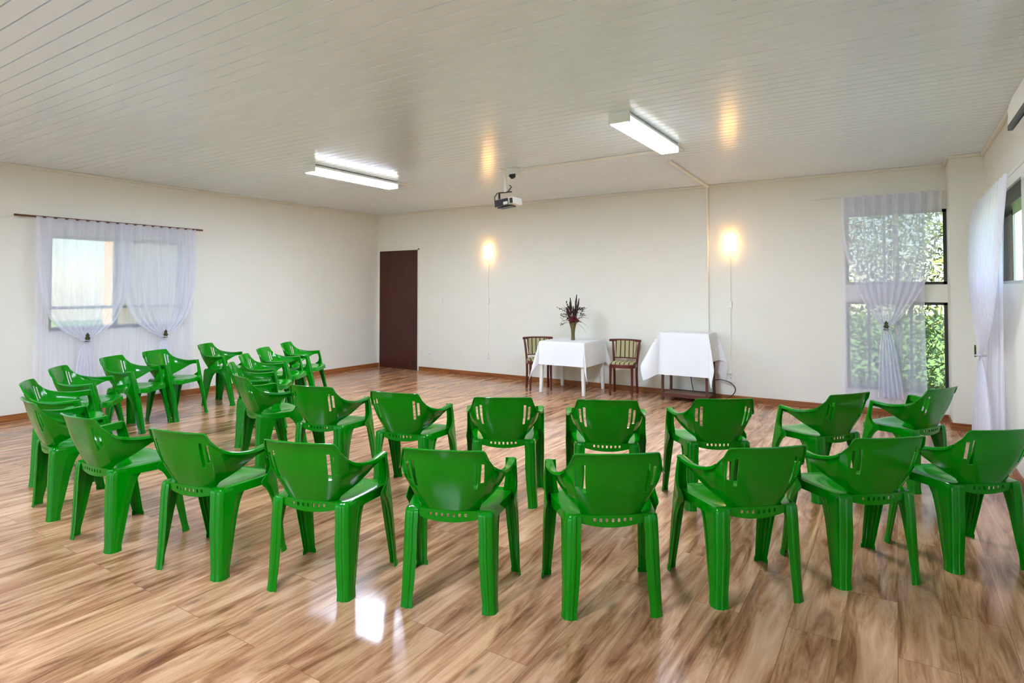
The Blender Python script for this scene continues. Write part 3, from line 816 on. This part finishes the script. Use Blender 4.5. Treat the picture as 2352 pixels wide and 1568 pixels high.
for k in range(38):
    a = rnd.uniform(0, 2*PI); rr = rnd.uniform(.0, .085); c = Vector((rr*math.cos(a), rr*math.sin(a), rnd.uniform(.22+rr*.7, .33)))
    bmesh.ops.create_icosphere(bm, subdivisions=1, radius=rnd.uniform(.014, .024), matrix=Matrix.Translation(c))
obj('red_flowers', bm, M_redfl, b, True)

# ------------------------------------------------------------------ wall fittings
def plate(name, x, z, wd, hg, label, cat, toggles=1, group=None):
    t = thing(name, label, cat, (x, 0, z), group=group)
    obj('cover_plate', B(-wd/2, wd/2, -.009, 0, -hg/2, hg/2, bev=.003), M_white, t)
    if name == 'light_switch':
        for k in range(toggles):
            obj('rocker', B(-.014, .014, -.014, -.008, -.018, .018, bev=.002), M_white, t)
    else:
        bm = bmesh.new()
        lathe(bm, [(.014, -.004), (.014, .004)], 12); bm.transform(Matrix.Translation((0, -.009, -.01)) @ Matrix.Rotation(PI/2, 4, 'X'))
        obj('socket_opening', bm, M_greyw, t)
    return t
plate('light_switch', 1.313, 1.275, .075, .125, 'white light switch plate on the back wall nearest the dark door', 'switch')
plate('light_switch', 1.576, 1.275, .075, .125, 'white light switch plate second to the right of the dark door', 'switch')
plate('wall_outlet', 1.307, .325, .075, .12, 'white socket low on the wall right of the dark door', 'outlet')
plate('wall_outlet', 2.60, .325, .06, .11, 'white socket low on the wall at the end of the left lamp cord', 'outlet')
plate('wall_outlet', 6.545, .31, .085, .125, 'white socket low on the wall behind the right tablecloth', 'outlet')
def sconce(x, zc, label, label2, cx_):
    t = thing('wall_sconce', label, 'lamp', (x, 0, zc), group='lit wall sconces')
    obj('back_plate', B(-.055, .055, -.016, 0, -.10, .10, bev=.004), M_white, t)
    bm = bmesh.new(); n = 14; P = []
    for i in range(n+1):
        th = PI*i/n; P.append([(.078*math.cos(th), -.016-.075*math.sin(th), z) for z in (-.108, -.06, 0, .06, .108)])
    grid(bm, P); solid(bm, .003); obj('lamp_shade', bm, M_sconce, t, True)
    bm = bmesh.new(); tube(bm, [(0, -.010, -.10), (0, -.012, -.16)], .008, 8); obj('cable_entry', bm, M_white, t, True)
    c = thing('lamp_cord', label2, 'cord', (x, 0, 1.28), group='cords of the wall sconces')
    obj('cable_duct', tube(bmesh.new(), [(0, -.008, zc-.15-1.28), (.0, -.008, .385-1.28)], .0085, 8), M_cream, c, True)
    obj('switch_box', B(-.025, .025, -.032, 0, -.045, .045, bev=.006), M_white, c)
    obj('plug', B(-.018, .018, -.045, -.009, .36-1.28, .40-1.28, bev=.005), M_white, c)
    return t
sconce(2.60, 2.10, 'lit orange wall sconce on the back wall nearer the dark door', 'thin white cord with small switch box under the left sconce', 0)
sconce(6.545, 2.09, 'lit orange wall sconce on the back wall between the pipe and the far right window', 'thin white cord with small switch box under the right sconce', 0)
# conduit on wall and ceiling
bm = bmesh.new(); tube(bm, [(6.34, -1.9, H-.016), (6.262, -.045, H-.016), (6.252, -.020, H-.045), (6.25, -.018, .40)], .018, 10)
tag(obj('cable_conduit', bm, M_cream, smooth=True), 'cream cable pipe from the right ceiling light down the wall to the right table', 'pipe')
bm = bmesh.new(); tube(bm, [(4.74, -2.36, H-.012), (6.42, -2.42, H-.014)], .014, 8)
tag(obj('cable_conduit', bm, M_cream, smooth=True), 'cream cable pipe across the ceiling between projector mount and right ceiling light', 'pipe')
# black cables of the wooden table
bm = bmesh.new()
cr = [Vector(p) for p in [(6.33, -.07, .26), (6.42, -.055, .275), (6.53, -.045, .25), (6.60, -.045, .19), (6.60, -.05, .12), (6.54, -.065, .055), (6.46, -.09, .02), (6.38, -.13, .008), (6.20, -.10, .008)]]
def smoothpts(c, n=6):
    out = []
    for i in range(len(c)-1):
        p0 = c[max(0, i-1)]; p1 = c[i]; p2 = c[i+1]; p3 = c[min(len(c)-1, i+2)]
        for k in range(n):
            u = k/n; out.append(.5*((2*p1)+(p2-p0)*u+(2*p0-5*p1+4*p2-p3)*u*u+(3*p1-p0-3*p2+p3)*u**3))
    return out+[c[-1]]
tube(bm, smoothpts(cr), .006, 8)
tag(obj('power_cable', bm, M_cable, smooth=True), 'black cable looping out at the right of the dark wooden table', 'cable')
bm = bmesh.new(); tube(bm, smoothpts([Vector(p) for p in [(6.02, -.03, .60), (6.01, -.03, .40), (6.02, -.03, .25), (6.05, -.035, .10), (6.08, -.05, .008)]]), .006, 8)
tag(obj('power_cable', bm, M_cable, smooth=True), 'black cable hanging behind the dark wooden table below its cloth', 'cable')

# ------------------------------------------------------------------ ceiling fittings
def batten(x, y0, y1, label):
    t = thing('ceiling_light', label, 'ceiling light', (x, (y0+y1)/2, H)); h = (y1-y0)/2
    obj('housing', B(-.086, .086, -h+.01, h-.01, -.087, -.012, bev=.004), M_white, t)
    obj('diffuser', B(-.080, .080, -h+.012, h-.012, -.0895, -.066, bev=.001), M_led, t)
    for s in (-1, 1): obj('side_lens', B(s*.0875-.0022, s*.0875+.0022, -h+.013, h-.013, -.085, -.038, bev=.001), M_ledside, t)
    for s in (-1, 1):
        obj('end_cap', B(-.090, .090, s*h-.012, s*h+.012, -.088, -.0, bev=.004), M_white, t)
    bm = bmesh.new(); tube(bm, [(.045, h, -.02), (.05, h+.30, -.006)], .008, 6)
    obj('supply_duct', bm, M_cream, t, True)
    bm = bmesh.new()
    for q in (-.06, .0, .06): box(bm, q-.008, q+.008, -h+.0, -h+.02, -.03, -.0)
    obj('mounting_clip', bm, M_white, t)
    return t
batten(2.80, -3.86, -2.50, 'lit white ceiling light strip on the left, nearer the dark door')
batten(6.56, -3.86, -2.58, 'lit white ceiling light strip right of the projector')
batten(2.80, -8.4, -7.1, 'added unseen ceiling fill light strip behind the camera on the left side')  # added out of view only to light the room
batten(6.56, -8.6, -7.3, 'added unseen ceiling fill light strip above the camera')  # partner of the added fill strip, also unseen
# projector on its pole
t = thing('projector', 'small white and black projector hanging from the ceiling on a white pole', 'projector', (4.54, -2.44, H))
obj('ceiling_flange', lathe(bmesh.new(), [(.055, 0), (.055, -.008), (.018, -.03)][::-1], 20), M_cream, t, True)
obj('pole', tube(bmesh.new(), [(0, 0, 0), (0, 0, -.275)], .017, 12), M_cream, t, True)
bm = bmesh.new(); box(bm, -.095, .085, -.012, .012, -.285, -.272); box(bm, -.095, -.080, -.012, .012, -.36, -.275); tube(bm, [(.03, 0, -.28), (.085, .0, -.22), (.06, 0, -.20)], .007, 6)
tube(bm, [(-.09, -.03, -.28), (-.12, -.05, -.33), (-.11, -.06, -.38)], .006, 6)
obj('bracket', bm, M_black, t)
body = B(-.12, .13, -.10, .10, -.445, -.365, bev=.010); body.transform(Matrix.Rotation(R(-6), 4, 'Y')); obj('projector_body', body, M_white, t)
bm = B(-.125, .060, -.112, -.098, -.452, -.372, bev=.003); bm.transform(Matrix.Rotation(R(-6), 4, 'Y')); obj('front_panel', bm, M_black, t)
bm = B(.085, .122, -.112, -.098, -.438, -.380, bev=.003); bm.transform(Matrix.Rotation(R(-6), 4, 'Y')); obj('vent_grille', bm, M_black, t)
bm = B(-.126, .06, -.06, .06, -.460, -.447, bev=.004); bm.transform(Matrix.Rotation(R(-6), 4, 'Y')); obj('base_plate', bm, M_black, t)
bm = B(.0, .06, -.118, -.11, -.445, -.41, bev=.003); bm.transform(Matrix.Rotation(R(-6), 4, 'Y')); obj('lens_cover', bm, M_white, t)
t = thing('junction_box', 'white ceiling box with a dark round opening beside the projector pole', 'ceiling box', (4.645, -2.42, H))
obj('box_body', B(-.062, .062, -.05, .05, -.11, 0, bev=.010), M_white, t)
bm = lathe(bmesh.new(), [(.042, -.012), (.042, .012)], 18); bm.transform(Matrix.Translation((.012, -.045, -.092)) @ Matrix.Rotation(R(62), 4, 'X')); obj('dark_lens', bm, M_black, t, True)
# air conditioner at the right edge
t = thing('air_conditioner', 'cream wall air conditioner cut off at the right picture edge', 'air conditioner', (XR, -4.25, 2.5))
prof = [(0, .16), (-.12, .16), (-.19, .13), (-.215, .06), (-.215, -.055), (-.205, -.075), (-.06, -.15), (0, -.15)]
bm = bmesh.new()
for y in (-.46, .46): pass
A_ = [bm.verts.new((x, -.46, z)) for x, z in prof]; B_ = [bm.verts.new((x, .46, z)) for x, z in prof]
bm.faces.new(A_); bm.faces.new(B_[::-1])
for k in range(len(prof)): bm.faces.new((A_[k], A_[(k+1) % 8], B_[(k+1) % 8], B_[k]))
bmesh.ops.bevel(bm, geom=bm.edges[:], offset=.008, segments=2, affect='EDGES')
obj('body', bm, M_cream, t, True)
bm = B(-.222, -.200, -.42, .42, -.085, -.055, bev=.002); obj('air_outlet', bm, M_dark, t)
bm = bmesh.new(); v = [bm.verts.new(p) for p in ((-.200, -.43, -.088), (-.200, .43, -.088), (-.075, .43, -.150), (-.075, -.43, -.150))]; bm.faces.new(v); solid(bm, .008)
bmesh.ops.translate(bm, verts=bm.verts[:], vec=(-.003, 0, -.006)); obj('louvre', bm, M_white, t)
